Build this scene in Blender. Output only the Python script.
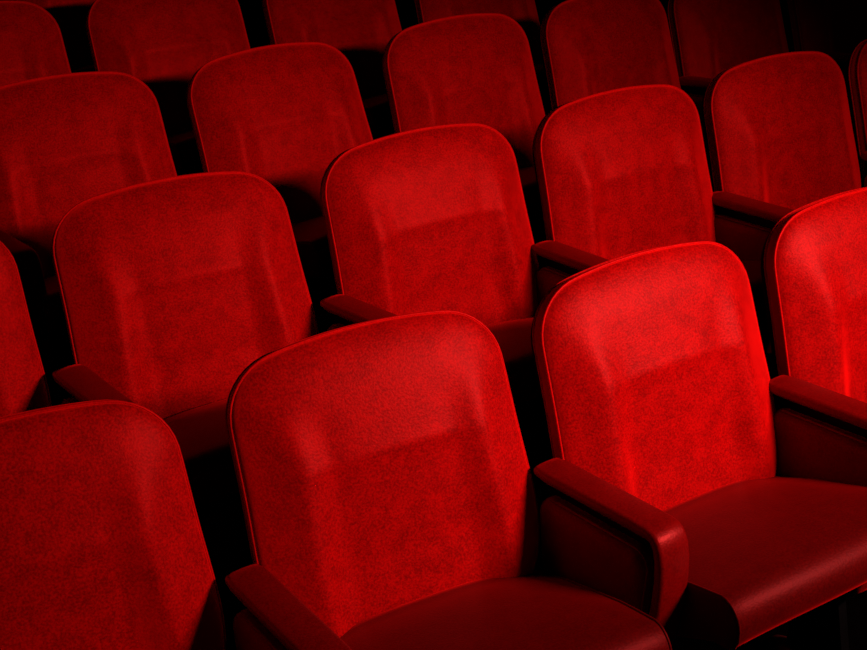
import bpy, math
from mathutils import Vector, Matrix

scene = bpy.context.scene
for o in list(bpy.data.objects):
    bpy.data.objects.remove(o, do_unlink=True)

# ---------------------------------------------------------------- camera
cam_data = bpy.data.cameras.new('camera')
cam = bpy.data.objects.new('camera', cam_data)
scene.collection.objects.link(cam)
cam.location = (-1.051, -1.4485, 1.2349)
cam.rotation_euler = (1.2021, 0.0744, -0.6917)
cam_data.sensor_width = 36.0
cam_data.lens = 1210.24 / 867 * 36.0
cam_data.clip_start = 0.02
scene.camera = cam

# ---------------------------------------------------------------- world, light, exposure
world = bpy.data.worlds.new('dark_auditorium')
scene.world = world
world.use_nodes = True
world.node_tree.nodes['Background'].inputs[0].default_value = (1.0, 0.25, 0.2, 1)
world.node_tree.nodes['Background'].inputs[1].default_value = 0.0015

# a long, narrow stage batten hung in front of the seats
LIGHT_POS = Vector((1.2, -2.12, 1.555))
LIGHT_AIM = Vector((0.62, 0.0, 0.22))
ld = bpy.data.lights.new('stage_batten', 'AREA')
ld.shape = 'RECTANGLE'
ld.size = 0.9
ld.size_y = 0.08
ld.energy = 19.5
ld.spread = math.radians(76)
ld.color = (1.0, 0.93, 0.88)
batten = bpy.data.objects.new('stage_batten', ld)
scene.collection.objects.link(batten)
batten.location = LIGHT_POS
batten.rotation_euler = (LIGHT_AIM - LIGHT_POS).to_track_quat('-Z', 'Y').to_euler()

vs = scene.view_settings
vs.view_transform = 'Standard'
vs.look = 'None'
vs.gamma = 1.0
vs.use_curve_mapping = False
vs.exposure = 0.0

# ---------------------------------------------------------------- materials
def new_mat(name):
    m = bpy.data.materials.new(name)
    m.use_nodes = True
    nt = m.node_tree
    return m, nt, nt.nodes['Principled BSDF']

def velvet(name, dark, light, sheen, rough, sheen_rough=0.35, spec=0.15, bump=0.35, pile=0.0, sheen_tint=(1.0, 0.004, 0.003, 1)):
    m, nt, b = new_mat(name)
    tc = nt.nodes.new('ShaderNodeTexCoord')
    oi = nt.nodes.new('ShaderNodeObjectInfo')
    add = nt.nodes.new('ShaderNodeVectorMath'); add.operation = 'ADD'
    nt.links.new(tc.outputs['Object'], add.inputs[0])
    mul = nt.nodes.new('ShaderNodeMath'); mul.operation = 'MULTIPLY'; mul.inputs[1].default_value = 13.0
    nt.links.new(oi.outputs['Random'], mul.inputs[0])
    nt.links.new(mul.outputs[0], add.inputs[1])
    # brushed nap: soft blotches plus fine pile grain
    n1 = nt.nodes.new('ShaderNodeTexNoise')
    n1.inputs['Scale'].default_value = 26; n1.inputs['Detail'].default_value = 6; n1.inputs['Roughness'].default_value = 0.65
    n2 = nt.nodes.new('ShaderNodeTexNoise')
    n2.inputs['Scale'].default_value = 260; n2.inputs['Detail'].default_value = 2
    nt.links.new(add.outputs[0], n1.inputs['Vector'])
    nt.links.new(add.outputs[0], n2.inputs['Vector'])
    mx = nt.nodes.new('ShaderNodeMath'); mx.operation = 'MULTIPLY_ADD'
    mx.inputs[1].default_value = 0.62
    nt.links.new(n2.outputs['Fac'], mx.inputs[0])
    m2 = nt.nodes.new('ShaderNodeMath'); m2.operation = 'MULTIPLY'; m2.inputs[1].default_value = 0.38
    nt.links.new(n1.outputs['Fac'], m2.inputs[0])
    nt.links.new(m2.outputs[0], mx.inputs[2])
    cr = nt.nodes.new('ShaderNodeValToRGB')
    cr.color_ramp.elements[0].position = 0.38; cr.color_ramp.elements[0].color = (*dark, 1)
    cr.color_ramp.elements[1].position = 0.62; cr.color_ramp.elements[1].color = (*light, 1)
    nt.links.new(mx.outputs[0], cr.inputs['Fac'])
    nt.links.new(cr.outputs['Color'], b.inputs['Base Color'])
    b.inputs['Roughness'].default_value = rough
    b.inputs['Specular IOR Level'].default_value = spec
    b.inputs['Specular Tint'].default_value = (1.0, 0.01, 0.008, 1)
    b.inputs['Sheen Weight'].default_value = sheen
    b.inputs['Sheen Roughness'].default_value = sheen_rough
    b.inputs['Sheen Tint'].default_value = sheen_tint
    bp = nt.nodes.new('ShaderNodeBump')
    bp.inputs['Strength'].default_value = bump
    bp.inputs['Distance'].default_value = 0.0012
    nt.links.new(n2.outputs['Fac'], bp.inputs['Height'])
    nt.links.new(bp.outputs['Normal'], b.inputs['Normal'])
    if pile > 0:
        # upright pile: brightens where the nap is seen edge-on
        sh = nt.nodes.new('ShaderNodeBsdfSheen')
        sh.distribution = 'ASHIKHMIN'
        sh.inputs['Color'].default_value = (pile, pile * 0.004, pile * 0.003, 1)
        sh.inputs['Roughness'].default_value = 0.55
        ad = nt.nodes.new('ShaderNodeAddShader')
        nt.links.new(b.outputs[0], ad.inputs[0]); nt.links.new(sh.outputs[0], ad.inputs[1])
        nt.links.new(ad.outputs[0], nt.nodes['Material Output'].inputs['Surface'])
    return m

def plain(name, col, rough=0.5, spec=0.3, metallic=0.0, noise=0.0):
    m, nt, b = new_mat(name)
    tc = nt.nodes.new('ShaderNodeTexCoord')
    n = nt.nodes.new('ShaderNodeTexNoise'); n.inputs['Scale'].default_value = 40; n.inputs['Detail'].default_value = 4
    nt.links.new(tc.outputs['Object'], n.inputs['Vector'])
    cr = nt.nodes.new('ShaderNodeValToRGB')
    cr.color_ramp.elements[0].position = 0.3; cr.color_ramp.elements[0].color = (*[c * 0.75 for c in col], 1)
    cr.color_ramp.elements[1].position = 0.7; cr.color_ramp.elements[1].color = (*[c * 1.25 for c in col], 1)
    nt.links.new(n.outputs['Fac'], cr.inputs['Fac'])
    nt.links.new(cr.outputs['Color'], b.inputs['Base Color'])
    b.inputs['Roughness'].default_value = rough
    b.inputs['Specular IOR Level'].default_value = spec
    b.inputs['Metallic'].default_value = metallic
    return m

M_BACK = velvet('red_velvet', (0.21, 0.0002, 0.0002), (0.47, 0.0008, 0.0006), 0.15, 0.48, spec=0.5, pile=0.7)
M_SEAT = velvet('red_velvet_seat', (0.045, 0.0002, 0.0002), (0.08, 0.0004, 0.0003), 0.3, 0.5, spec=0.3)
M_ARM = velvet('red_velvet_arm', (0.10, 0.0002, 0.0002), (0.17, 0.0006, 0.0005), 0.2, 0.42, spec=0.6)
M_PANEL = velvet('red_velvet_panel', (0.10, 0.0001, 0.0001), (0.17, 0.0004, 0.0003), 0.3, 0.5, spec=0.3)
M_PIPE = velvet('red_piping', (0.40, 0.0004, 0.0004), (0.60, 0.001, 0.001), 0.2, 0.45, spec=0.5, bump=0.1)
M_SHELL = plain('black_shell', (0.0016, 0.0004, 0.0004), 0.7, 0.05)
M_METAL = plain('black_metal', (0.0014, 0.0003, 0.0003), 0.6, 0.05)
M_FOOT = plain('red_brown_foot', (0.06, 0.0005, 0.0004), 0.5, 0.2)
M_FLOOR = plain('black_floor', (0.0010, 0.0003, 0.0003), 0.9, 0.0)
M_WALL = plain('black_wall', (0.0014, 0.0004, 0.0004), 0.9, 0.0)

# ---------------------------------------------------------------- mesh helpers
def link(name, me, mat, parent=None):
    ob = bpy.data.objects.new(name, me)
    if mat:
        me.materials.append(mat)
    scene.collection.objects.link(ob)
    if parent:
        ob.parent = parent
    return ob

def mesh(name, verts, faces, smooth=True):
    me = bpy.data.meshes.new(name)
    me.from_pydata([tuple(v) for v in verts], [], faces)
    me.validate()
    import bmesh
    bm = bmesh.new(); bm.from_mesh(me)
    bmesh.ops.remove_doubles(bm, verts=bm.verts, dist=1e-6)
    bmesh.ops.recalc_face_normals(bm, faces=bm.faces)
    bm.to_mesh(me); bm.free()
    if smooth:
        for p in me.polygons:
            p.use_smooth = True
    return me

def tube(path, r, n=8, closed=False):
    """verts and faces of a round cord along path"""
    V, F = [], []
    N = len(path)
    prev = None
    for i, p in enumerate(path):
        a = path[(i - 1) % N] if (closed or i > 0) else path[i]
        b = path[(i + 1) % N] if (closed or i < N - 1) else path[i]
        t = (Vector(b) - Vector(a)).normalized()
        if prev is None:
            up = Vector((0, 0, 1)) if abs(t.z) < 0.9 else Vector((0, 1, 0))
            u = t.cross(up).normalized()
        else:
            u = (prev - t * prev.dot(t)).normalized()
        prev = u
        w = t.cross(u)
        for k in range(n):
            ang = 2 * math.pi * k / n
            V.append(Vector(p) + u * (r * math.cos(ang)) + w * (r * math.sin(ang)))
    M = N if closed else N - 1
    for i in range(M):
        for k in range(n):
            a = i * n + k; b = i * n + (k + 1) % n
            c = ((i + 1) % N) * n + (k + 1) % n; d = ((i + 1) % N) * n + k
            F.append((a, b, c, d))
    if not closed:
        F.append(tuple(range(n)))
        F.append(tuple(range((N - 1) * n, N * n)))
    return V, F

def loft(sections, cap=True):
    """sections: list of equal-length closed loops"""
    V, F = [], []
    n = len(sections[0])
    for s in sections:
        V += list(s)
    for i in range(len(sections) - 1):
        for k in range(n):
            F.append((i * n + k, i * n + (k + 1) % n, (i + 1) * n + (k + 1) % n, (i + 1) * n + k))
    if cap:
        F.append(tuple(range(n)))
        F.append(tuple(range((len(sections) - 1) * n, len(sections) * n)))
    return V, F

def lerp(x, xs, ys):
    if x <= xs[0]: return ys[0]
    for i in range(len(xs) - 1):
        if x <= xs[i + 1]:
            t = (x - xs[i]) / (xs[i + 1] - xs[i])
            return ys[i] * (1 - t) + ys[i + 1] * t
    return ys[-1]

def smooth(e0, e1, x):
    t = max(0.0, min(1.0, (x - e0) / (e1 - e0)))
    return t * t * (3 - 2 * t)

# ---------------------------------------------------------------- backrest
HALF = [(0.219, 0.0), (0.2282, 0.0143), (0.2363, 0.0292), (0.2431, 0.0447), (0.2486, 0.0608), (0.2529, 0.0772), (0.2561, 0.0938), (0.2583, 0.1107), (0.2596, 0.1276), (0.2603, 0.1445), (0.2605, 0.1615), (0.2602, 0.1785), (0.2597, 0.1954), (0.2589, 0.2124), (0.2582, 0.2293), (0.2574, 0.2463), (0.2566, 0.2632), (0.2559, 0.2802), (0.2553, 0.2972), (0.2548, 0.3141), (0.2545, 0.3311), (0.2541, 0.3481), (0.2538, 0.365), (0.2534, 0.382), (0.2529, 0.399), (0.2521, 0.4159), (0.2493, 0.4326), (0.2439, 0.4487), (0.236, 0.4637), (0.2258, 0.4772), (0.2137, 0.4891), (0.1999, 0.4989), (0.1848, 0.5066), (0.1687, 0.512), (0.1521, 0.5154), (0.1353, 0.5179), (0.1185, 0.52), (0.1016, 0.5219), (0.0847, 0.5235), (0.0678, 0.5248), (0.0509, 0.5258), (0.0339, 0.5265), (0.017, 0.5269), (0.0, 0.5271)]
HALF = [(u * 1.008, v * 0.993) for u, v in HALF]
# below the cushion line the back tucks in to a straight bottom edge
TAIL = [(u, -0.10) for u in (0.0, 0.03, 0.06, 0.09, 0.12, 0.15, 0.172)] + [(0.187, -0.085), (0.199, -0.055), (0.210, -0.026)]
RIGHT = TAIL + HALF                       # bottom centre -> right side -> top centre
LOOP = RIGHT + [(-u, v) for u, v in RIGHT[-2:0:-1]]
OPEN = [(u, v) for u, v in RIGHT[8:]] + [(-u, v) for u, v in RIGHT[-2:7:-1]]
CEN = (0.0, 0.25)

def front_depth(u, v, s):
    """how far the front face stands out (towards the sitter) at outline position u, v; s is 1 at the rim"""
    edge = 0.018 * (1 - s ** 9) ** 0.5
    # pillow
    body = 0.036 * (1 - s ** 2.2)
    # side bolsters around a sunken middle, and a lumbar crest that leans back towards the head
    a = abs(u)
    t = max(0.0, min(1.0, (a - 0.114) / 0.058))
    mid = 1 - t + 0.35 * math.sin(2 * math.pi * t) / (2 * math.pi)
    rec = -0.025 * mid * (1 - smooth(0.27, 0.44, v))
    vt = 0.312 - 0.35 * u * u
    wide = 1 - smooth(0.12, 0.20, abs(u))
    if v > vt:
        t = max(0.0, 1 - (v - vt) / 0.12)
        crest = 0.022 * t * t * (1.6 - 0.6 * t)
    else:
        t = max(0.0, 1 - (vt - v) / 0.18)
        crest = 0.022 * t
    bolster = 0.011 * math.exp(-((a - 0.182) / 0.034) ** 2) * (1 - smooth(0.31, 0.46, v))
    return edge + body + rec + crest * wide + bolster

def make_back():
    N = len(LOOP)
    V, F = [], []
    svals = [1.0, 0.992, 0.98, 0.965, 0.945, 0.92, 0.89] + [0.89 * (1 - i / 30) for i in range(1, 30)]
    for s in svals:
        for u, v in LOOP:
            uu = CEN[0] + s * (u - CEN[0]); vv = CEN[1] + s * (v - CEN[1])
            V.append((uu, -front_depth(uu, vv, s), vv))
    V.append((CEN[0], -front_depth(CEN[0], CEN[1], 0), CEN[1]))
    R = len(svals)
    for i in range(R - 1):
        for k in range(N):
            F.append((i * N + k, i * N + (k + 1) % N, (i + 1) * N + (k + 1) % N, (i + 1) * N + k))
    for k in range(N):
        F.append(((R - 1) * N + k, (R - 1) * N + (k + 1) % N, R * N))
    # side band and rear
    prevbase = 0
    for d, sc in ((0.006, 1.000), (0.014, 1.001), (0.024, 0.999), (0.032, 0.992), (0.036, 0.978), (0.037, 0.9)):
        base = len(V)
        for u, v in LOOP:
            V.append((u * sc, d, CEN[1] + (v - CEN[1]) * sc))
        for k in range(N):
            F.append((prevbase + k, prevbase + (k + 1) % N, base + (k + 1) % N, base + k))
        prevbase = base
    F.append(tuple(range(prevbase, prevbase + N)))
    return mesh('backrest', V, F)

def make_back_piping(d, sc, r, name):
    path = [(u * sc, d, CEN[1] + (v - CEN[1]) * sc) for u, v in OPEN]
    V, F = tube(path, r, 8)
    return mesh(name, V, F)

def make_shell():
    secs = []
    for d, sc in ((0.034, 0.95), (0.040, 0.965), (0.052, 0.96), (0.062, 0.93), (0.067, 0.86)):
        secs.append([(u * sc, d, CEN[1] + (v - CEN[1]) * sc) for u, v in LOOP])
    V, F = loft(secs)
    return mesh('back_shell', V, F)

# ---------------------------------------------------------------- cushion
def cushion_loop(u, inset=0.0):
    a = min(1.0, abs(u) / 0.25)
    crown = 1 - a ** 3
    pts = []
    ys = [0.010, -0.02, -0.05, -0.09, -0.13, -0.17, -0.21, -0.25, -0.29, -0.32, -0.345]
    for y in ys:
        e = lerp(-y, [0.0, 0.09, 0.26, 0.345], [-0.002, 0.032, 0.082, 0.099])
        c = lerp(-y, [0.0, 0.15, 0.345], [0.040, 0.034, 0.012])
        pts.append((y, e + c * crown))
    zf = pts[-1][1]
    R = 0.040
    # front bow: the nose stands out a little in the middle
    bow = 0.012 * (1 - a * a)
    for k in range(1, 8):
        t = k / 7 * math.pi / 2
        pts.append((-0.345 - (R + bow) * math.sin(t), zf - R * (1 - math.cos(t)) * 1.15))
    zr = pts[-1][1]
    yf = pts[-1][0]
    pts += [(yf + 0.002, zr - 0.02), (yf + 0.010, zr - 0.036), (yf + 0.022, zr - 0.046)]
    pts += [(-0.33, zr - 0.049), (-0.22, -0.045), (-0.1, -0.07), (0.005, -0.075), (0.014, -0.04)]
    if inset:
        cy = -0.19; cz = 0.03
        f = 1 - inset
        pts = [(cy + (y - cy) * f, cz + (z - cz) * f) for y, z in pts]
    return pts

def make_cushion():
    secs = []
    us = [(-0.250, 0.14), (-0.250, 0.03), (-0.2485, 0.006), (-0.245, 0.0)]
    us += [(-0.245 + 0.49 * i / 24, 0.0) for i in range(1, 24)]
    us += [(0.245, 0.0), (0.2485, 0.006), (0.250, 0.03), (0.250, 0.14)]
    for u, ins in us:
        secs.append([(u, y, z) for y, z in cushion_loop(u, ins)])
    V, F = loft(secs)
    return mesh('seat_cushion', V, F)

def make_seam(sx):
    lp = cushion_loop(0.246)
    path = [(sx * 0.2475, y, z + 0.0005) for y, z in lp[:21]]
    V, F = tube(path, 0.0022, 6)
    return mesh('piping', V, F)

def make_pan():
    secs = []
    for z, g in ((-0.135, 0.80), (-0.125, 0.90), (-0.075, 0.97), (-0.06, 1.0)):
        L = []
        for i in range(40):
            t = 2 * math.pi * i / 40
            c, s = math.cos(t), math.sin(t)
            x = 0.225 * math.copysign(abs(c) ** 0.35, c) * g
            y = -0.155 + 0.150 * math.copysign(abs(s) ** 0.35, s) * g
            zz = z + (0.10 * max(0.0, (-y - 0.12)) / 0.2)
            L.append((x, y, zz))
        secs.append(L)
    V, F = loft(secs)
    return mesh('seat_pan', V, F)

# ---------------------------------------------------------------- armrest standard (local x centred on it)
def strip_loft(path, halfw, thick, crown, name):
    """padded strip: path of (y, z) on its outer face, thick inwards"""
    secs = []
    N = len(path)
    for i, (y, z) in enumerate(path):
        a = path[max(0, i - 1)]; b = path[min(N - 1, i + 1)]
        t = Vector((b[0] - a[0], b[1] - a[1])).normalized()
        n = Vector((-t.y, t.x))          # to the outside for a path running forward (-y): fix sign below
        if n.dot(Vector((0.0, 1.0))) + n.dot(Vector((-1.0, 0.0))) < 0:
            n = -n
        hw = halfw; th = thick
        endf = 1.0
        if i == 0: endf = 0.45
        elif i == 1: endf = 0.80
        elif i == N - 1: endf = 0.7
        th2 = th
        prof = []
        r = 0.008
        for k in range(7):
            ang = math.pi / 2 * k / 6
            prof.append((hw - r + r * math.sin(math.pi / 2 - ang) , -r + r * math.sin(ang)))
        right = prof                         # from the side edge up onto the top
        top = [(x, 0.0 + crown * (1 - (x / hw) ** 2)) for x in (0.5 * hw, 0.0, -0.5 * hw)]
        left = [(-x, d) for x, d in right[::-1]]
        low = [(-hw, -th2 + 0.006), (-hw + 0.005, -th2), (hw - 0.005, -th2), (hw, -th2 + 0.006)]
        L = []
        for x, d in right + top + left + low:
            p = Vector((y, z)) + n * (d if endf == 1.0 else (d - 0.5 * (1 - endf) * th2 * 0.5 if d > -th2 * 0.5 else d * endf))
            L.append((x * (1.0 if endf == 1.0 else (0.93 if i else 0.8)) if i < 2 or endf == 1.0 else x, p.x, p.y))
        secs.append(L)
    V, F = loft(secs)
    return mesh(name, V, F)

def make_arm_pad():
    path = [(0.050, 0.196), (0.044, 0.199), (0.02, 0.2), (-0.06, 0.2), (-0.14, 0.2), (-0.21, 0.2), (-0.242, 0.1995), (-0.256, 0.197), (-0.266, 0.191), (-0.273, 0.182),
            (-0.279, 0.166), (-0.282, 0.14), (-0.280, 0.10), (-0.272, 0.05), (-0.260, 0.0), (-0.244, -0.055), (-0.226, -0.11), (-0.205, -0.17), (-0.195, -0.195)]
    return strip_loft(path, 0.0335, 0.022, 0.002, 'arm_pad')

def panel_loop(y0, y1, z0, z1, r, n=6):
    L = []
    for cx, cz, a0 in ((y1 - r, z1 - r, 0), (y0 + r, z1 - r, 90), (y0 + r, z0 + r, 180), (y1 - r, z0 + r, 270)):
        for k in range(n + 1):
            a = math.radians(a0 + 90 * k / n)
            L.append((cx + r * math.cos(a), cz + r * math.sin(a)))
    return L

def make_side_panel(sx):
    wf = 1.55 if sx < 0 else 1.1
    secs = []
    for x, g in ((0.0, 0.0), (0.008, 0.0), (0.013, 0.002), (0.017, 0.006), (0.0195, 0.012), (0.021, 0.022), (0.0215, 0.05)):
        lp = panel_loop(-0.244 + g, 0.03 - g, -0.16 + g, 0.149 - g, max(0.004, 0.030 - g))
        secs.append([(sx * x * wf, y + 0.05 * smooth(0.06, -0.16, z) * (1 if y < -0.1 else 0), z) for y, z in lp])
    V, F = loft(secs)
    return mesh('side_panel', V, F)

def make_panel_piping(sx):
    wf = 1.55 if sx < 0 else 1.1
    lp = panel_loop(-0.246, 0.03, -0.16, 0.151, 0.030)
    path = [(sx * 0.013 * wf, y + 0.05 * smooth(0.06, -0.16, z) * (1 if y < -0.1 else 0), z) for y, z in lp[6:16]]
    V, F = tube(path, 0.0022, 6)
    return mesh('piping', V, F)

def make_frame():
    lp = panel_loop(-0.258, 0.043, -0.18, 0.182, 0.01)
    secs = [[(x, y * g, z) for y, z in lp] for x, g in ((-0.0105, 0.97), (-0.009, 1.0), (0.009, 1.0), (0.0105, 0.97))]
    # taper so the lower front follows the slanting pad
    secs = [[(x, y + (0.07 * smooth(0.10, -0.18, z) if y < -0.1 else 0.0), z) for x, y, z in s] for s in secs]
    V, F = loft(secs)
    return mesh('frame', V, F)

FLOOR = -0.44
def make_post():
    secs = []
    for z in (-0.17, -0.22, FLOOR + 0.03, FLOOR + 0.006):
        w = 0.012; d = 0.05 if z > -0.4 else 0.075
        secs.append([(sx * w, -0.09 + sy * d, z) for sx, sy in ((-1, -1), (1, -1), (1, 1), (-1, 1))])
    V, F = loft(secs)
    return mesh('post', V, F, smooth=False)

def make_foot():
    secs = []
    for z, g in ((FLOOR, 1.0), (FLOOR + 0.012, 1.0), (FLOOR + 0.024, 0.9), (FLOOR + 0.030, 0.72)):
        L = []
        for i in range(28):
            t = 2 * math.pi * i / 28
            L.append((0.034 * math.cos(t) * g, -0.09 + 0.13 * math.sin(t) * g, z))
        secs.append(L)
    V, F = loft(secs)
    return mesh('foot', V, F)

def make_arm_bracket():
    secs = []
    for x in (-0.029, 0.029):
        secs.append([(x, -0.02 + 0.020 * math.cos(2 * math.pi * i / 20), -0.09 + 0.020 * math.sin(2 * math.pi * i / 20)) for i in range(20)])
    V, F = loft(secs)
    return mesh('hinge', V, F)

# ---------------------------------------------------------------- the floor: dark stepped tiers that follow the curve of the rows
KAP, KX, DR, HS = 0.0279, 3.4604, 0.7293, 0.1417
def row_curve(x):
    return KAP * ((x - KX) ** 2 - KX ** 2)

def make_floor():
    prof = [(-4.2, FLOOR)]
    for r in range(0, 6):
        y = r * DR + 0.20
        prof += [(y, FLOOR + r * HS), (y, FLOOR + (r + 1) * HS)]
    prof.append((5 * DR + 1.4, FLOOR + 6 * HS))
    xs = [-3.0 + 0.3 * i for i in range(30)]
    V, F = [], []
    for x in xs:
        for j, (y, z) in enumerate(prof):
            yy = y + (row_curve(x) if 0 < j < len(prof) - 1 else (0 if j == 0 else 0.3))
            V.append((x, yy, z))
    n = len(prof)
    for i in range(len(xs) - 1):
        for j in range(n - 1):
            F.append((i * n + j, i * n + j + 1, (i + 1) * n + j + 1, (i + 1) * n + j))
    # underside, so that the tiers are solid
    base = len(V)
    for x in xs:
        V.append((x, -4.2, FLOOR - 0.1)); V.append((x, 5 * DR + 1.7, FLOOR - 0.1))
    for i in range(len(xs) - 1):
        a = base + 2 * i
        F.append((a, a + 2, a + 3, a + 1))
        F.append((i * n, (i + 1) * n, a + 2, a))
        F.append((i * n + n - 1, a + 1, a + 3, (i + 1) * n + n - 1))
    F.append(tuple([base, base + 1] + [k for k in range(n - 1, -1, -1)]))
    k0 = (len(xs) - 1) * n; e = base + 2 * (len(xs) - 1)
    F.append(tuple([e] + [k0 + k for k in range(n)] + [e + 1]))
    return mesh('floor', V, F, smooth=False)

fl = link('floor', make_floor(), M_FLOOR); fl['kind'] = 'structure'
def wall(name, x0, x1, y0, y1):
    z0, z1 = FLOOR - 0.1, 4.0
    V = [(x, y, z) for z in (z0, z1) for x, y in ((x0, y0), (x1, y0), (x1, y1), (x0, y1))]
    F = [(0, 1, 2, 3), (4, 5, 6, 7), (0, 1, 5, 4), (1, 2, 6, 5), (2, 3, 7, 6), (3, 0, 4, 7)]
    w = link(name, mesh(name, V, F, smooth=False), M_WALL); w['kind'] = 'structure'
wall('wall_back', -3.0, 5.7, 5 * DR + 1.7, 5 * DR + 1.8)

# ---------------------------------------------------------------- build one seat and one armrest, then copy
def empty(name, loc, rz):
    o = bpy.data.objects.new(name, None)
    o.empty_display_size = 0.1
    scene.collection.objects.link(o)
    o.location = loc; o.rotation_euler = (0, 0, rz)
    return o

def tag(o, label, cat, group):
    o['label'] = label; o['category'] = cat; o['group'] = group

def build_seat():
    t = empty('theater_seat', (0, 0, 0), 0)
    # children are placed relative to the floor point under the seat's back
    b = link('backrest', make_back(), M_BACK, t); b.location = (0.002, 0, -FLOOR)
    pf = link('piping', make_back_piping(-0.001, 1.002, 0.0024, 'piping'), M_PIPE, b)
    pr = link('piping', make_back_piping(0.030, 0.996, 0.0022, 'piping'), M_BACK, b)
    s = link('back_shell', make_shell(), M_SHELL, t); s.location = (0, 0, -FLOOR)
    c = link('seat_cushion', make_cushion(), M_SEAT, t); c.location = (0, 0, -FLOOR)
    for sx in (-1, 1):
        link('piping', make_seam(sx), M_SEAT, c)
    p = link('seat_pan', make_pan(), M_METAL, t); p.location = (0, 0, -FLOOR)
    return t

def build_arm():
    t = empty('armrest', (0, 0, 0), 0)
    def part(name, me, m, parent=t):
        o = link(name, me, m, parent)
        if parent is t: o.location = (0, 0, -FLOOR)
        return o
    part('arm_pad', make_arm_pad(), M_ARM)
    part('frame', make_frame(), M_METAL)
    for sx in (-1, 1):
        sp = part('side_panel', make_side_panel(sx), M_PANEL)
        link('piping', make_panel_piping(sx), M_PANEL, sp)
        sp.location.x = sx * 0.0095
    part('post', make_post(), M_METAL)
    part('foot', make_foot(), M_FOOT)
    part('hinge', make_arm_bracket(), M_METAL)
    return t

def copy_tree(o, parent=None):
    c = o.copy()
    scene.collection.objects.link(c)
    c.parent = parent
    for ch in o.children:
        copy_tree(ch, c)
    return c

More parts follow.
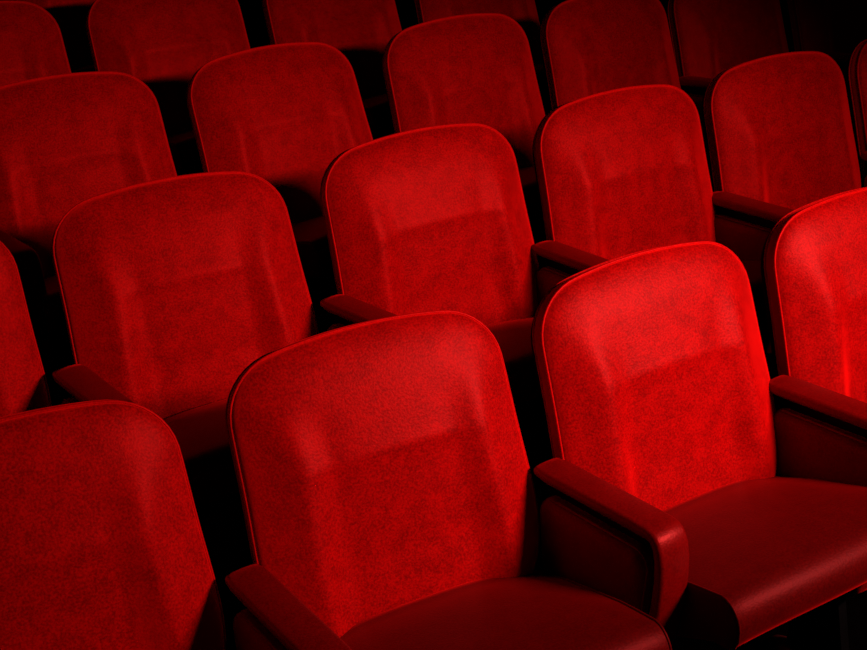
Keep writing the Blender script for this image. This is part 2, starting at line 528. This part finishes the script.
# seat positions: (x, y, height of the seat line, yaw, recline), with the words that single the seat out
SEATS = {
    (0, 0): (-0.5892, 0.1161, 0.0000, -0.1955, 0.2636, 'dim red velvet seat of the front row cut by the bottom left corner', 'armrest hidden at far left of the cut-off corner seat of the front row'),
    (0, 1): (0.0050, 0.0042, 0.0000, -0.2211, 0.3105, 'large red velvet seat in the bottom centre, cushion cut off by the lower edge', 'dark red armrest at the bottom edge, left of the bottom centre seat'),
    (0, 2): (0.5889, -0.1127, 0.0000, -0.1454, 0.2790, 'brightest red velvet front row seat with its whole glossy cushion edge in view', 'big dark red padded armrest in the foreground between the two nearest seats'),
    (0, 3): (1.1776, -0.1889, 0.0000, -0.1865, 0.2600, 'bright red velvet front row seat cut by the right edge', 'dark red armrest at the right edge beside the front row seat cut there'),
    (1, -1): (-0.5500, 0.8466, 0.1417, -0.2840, 0.2566, 'red velvet second row seat at left edge, only its right side shows', 'armrest beyond the left edge of the second row'),
    (1, 0): (0.0380, 0.7270, 0.1417, -0.2062, 0.3161, 'large red velvet second row seat at the left, above the bottom left corner seat', 'dim armrest of the second row just above the bottom left corner seat'),
    (1, 1): (0.6327, 0.6219, 0.1417, -0.1572, 0.2481, 'red velvet second row seat in the middle, above and behind the bottom centre seat', 'small armrest peeking over the top of the bottom centre seat'),
    (1, 2): (1.2139, 0.5376, 0.1417, -0.1557, 0.2273, 'bright red velvet second row seat directly behind the brightest front row seat', 'armrest peeking over the top left corner of the brightest front row seat'),
    (1, 3): (1.8088, 0.4808, 0.1417, -0.1530, 0.2460, 'red velvet second row seat at the right with a darker right third', 'armrest with red side panel in the second row, just above the right edge front seat'),
    (1, 4): (2.3998, 0.4263, 0.1417, -0.0592, 0.2500, 'red velvet second row seat of which a sliver shows at the right edge', 'armrest end of the second row showing at the right edge'),
    (2, -1): (0.1188, 1.4435, 0.2833, -0.1748, 0.2578, 'dim red velvet third row seat cut by the left edge', 'dim armrest at the left edge below the cut-off third row seat'),
    (2, 0): (0.7111, 1.3212, 0.2833, -0.0561, 0.2923, 'red velvet third row seat second from the left, its full top outline in view', 'armrest hidden between the two leftmost third row seats'),
    (2, 1): (1.2999, 1.2409, 0.2833, -0.0984, 0.2539, 'red velvet third row seat at top centre, its arched top near the upper edge', 'armrest hidden left of the top centre third row seat'),
    (2, 2): (1.8893, 1.1948, 0.2833, -0.0984, 0.2429, 'red velvet third row seat right of top centre, its top touching the upper edge', 'armrest hidden left of the third row seat that touches the upper edge'),
    (2, 3): (2.4775, 1.1740, 0.2833, -0.0999, 0.2487, 'dark red velvet third row seat cut by the upper edge at the right', 'thin armrest sliver at top right between two third row seats'),
    (2, 4): (3.0694, 1.1284, 0.2833, -0.0218, 0.2500, 'nearly black red third row seat in the top right corner', 'faint armrest in the top right corner'),
    (3, -1): (0.1825, 2.1622, 0.4250, -0.1650, 0.2198, 'dark red fourth row seat in the top left corner', 'armrest hidden left of the top left corner seat'),
    (3, 0): (0.7746, 2.0582, 0.4250, -0.0916, 0.2268, 'dim red fourth row seat second from the left at the upper edge', 'armrest hidden between the two leftmost fourth row seats'),
    (3, 1): (1.3643, 1.9755, 0.4250, -0.0085, 0.2292, 'dim red fourth row seat third from the left at the upper edge', 'armrest hidden left of the third fourth row seat'),
    (3, 2): (1.9538, 1.9162, 0.4250, -0.0640, 0.2281, 'dim red seat low part seen at the upper edge above the top centre seat', 'armrest hidden left of the fourth seat at the upper edge'),
    (4, 0): (0.8379, 2.7749, 0.5666, -0.1455, 0.2500, 'darkest seat, a thin strip at the upper edge between the two leftmost fourth row seats', 'armrest hidden in the fifth row'),
}
ARM_AT = {(2, -1): (-0.147, 1.42, -0.05), (0, 1): (-0.289, 0.036, -0.10), (1, 0): (-0.250, 0.737, -0.06), (1, 1): (0.341, 0.653, -0.03), (0, 2): (0.295, -0.064, -0.085),
          (1, 2): (0.902, 0.563, -0.134), (0, 3): (0.862, -0.150, -0.08), (1, 3): (1.490, 0.507, -0.165)}
NO_ARM = {(0, 0), (1, -1), (2, 0), (2, 1), (2, 2), (3, -1), (3, 0), (3, 1), (3, 2), (4, 0)}
seat_proto = build_seat()
arm_proto = build_arm()
ROWN = ['front row', 'second row', 'third row', 'fourth row', 'fifth row']
first_s = first_a = True
for (r, c), (x, y, z, yaw, rec, lab, alab) in SEATS.items():
    s = seat_proto if first_s else copy_tree(seat_proto)
    first_s = False
    s.location = (x, y, z + FLOOR); s.rotation_euler = (0, 0, yaw)
    for ch in s.children:
        if ch.name.startswith('back'):
            ch.rotation_euler = (-rec, 0, 0)
    if r > 0:
        for ch in s.children:
            if ch.name.startswith('seat_'):
                ch.rotation_euler = (0, 0, 0.08)
    tag(s, lab, 'seat', 'red velvet theater seats in the ' + ROWN[r])
    if (r, c) in NO_ARM:
        continue
    a = arm_proto if first_a else copy_tree(arm_proto)
    first_a = False
    if (r, c) in ARM_AT:
        ax, ay, ar = ARM_AT[(r, c)]
    else:
        ax, ay, ar = x - 0.30 * math.cos(yaw), y - 0.30 * math.sin(yaw) - 0.02, yaw + 0.05
    a.location = (ax, ay, z + FLOOR)
    a.rotation_euler = (0, 0, ar)
    tag(a, alab, 'armrest', 'shared armrests of the ' + ROWN[r])
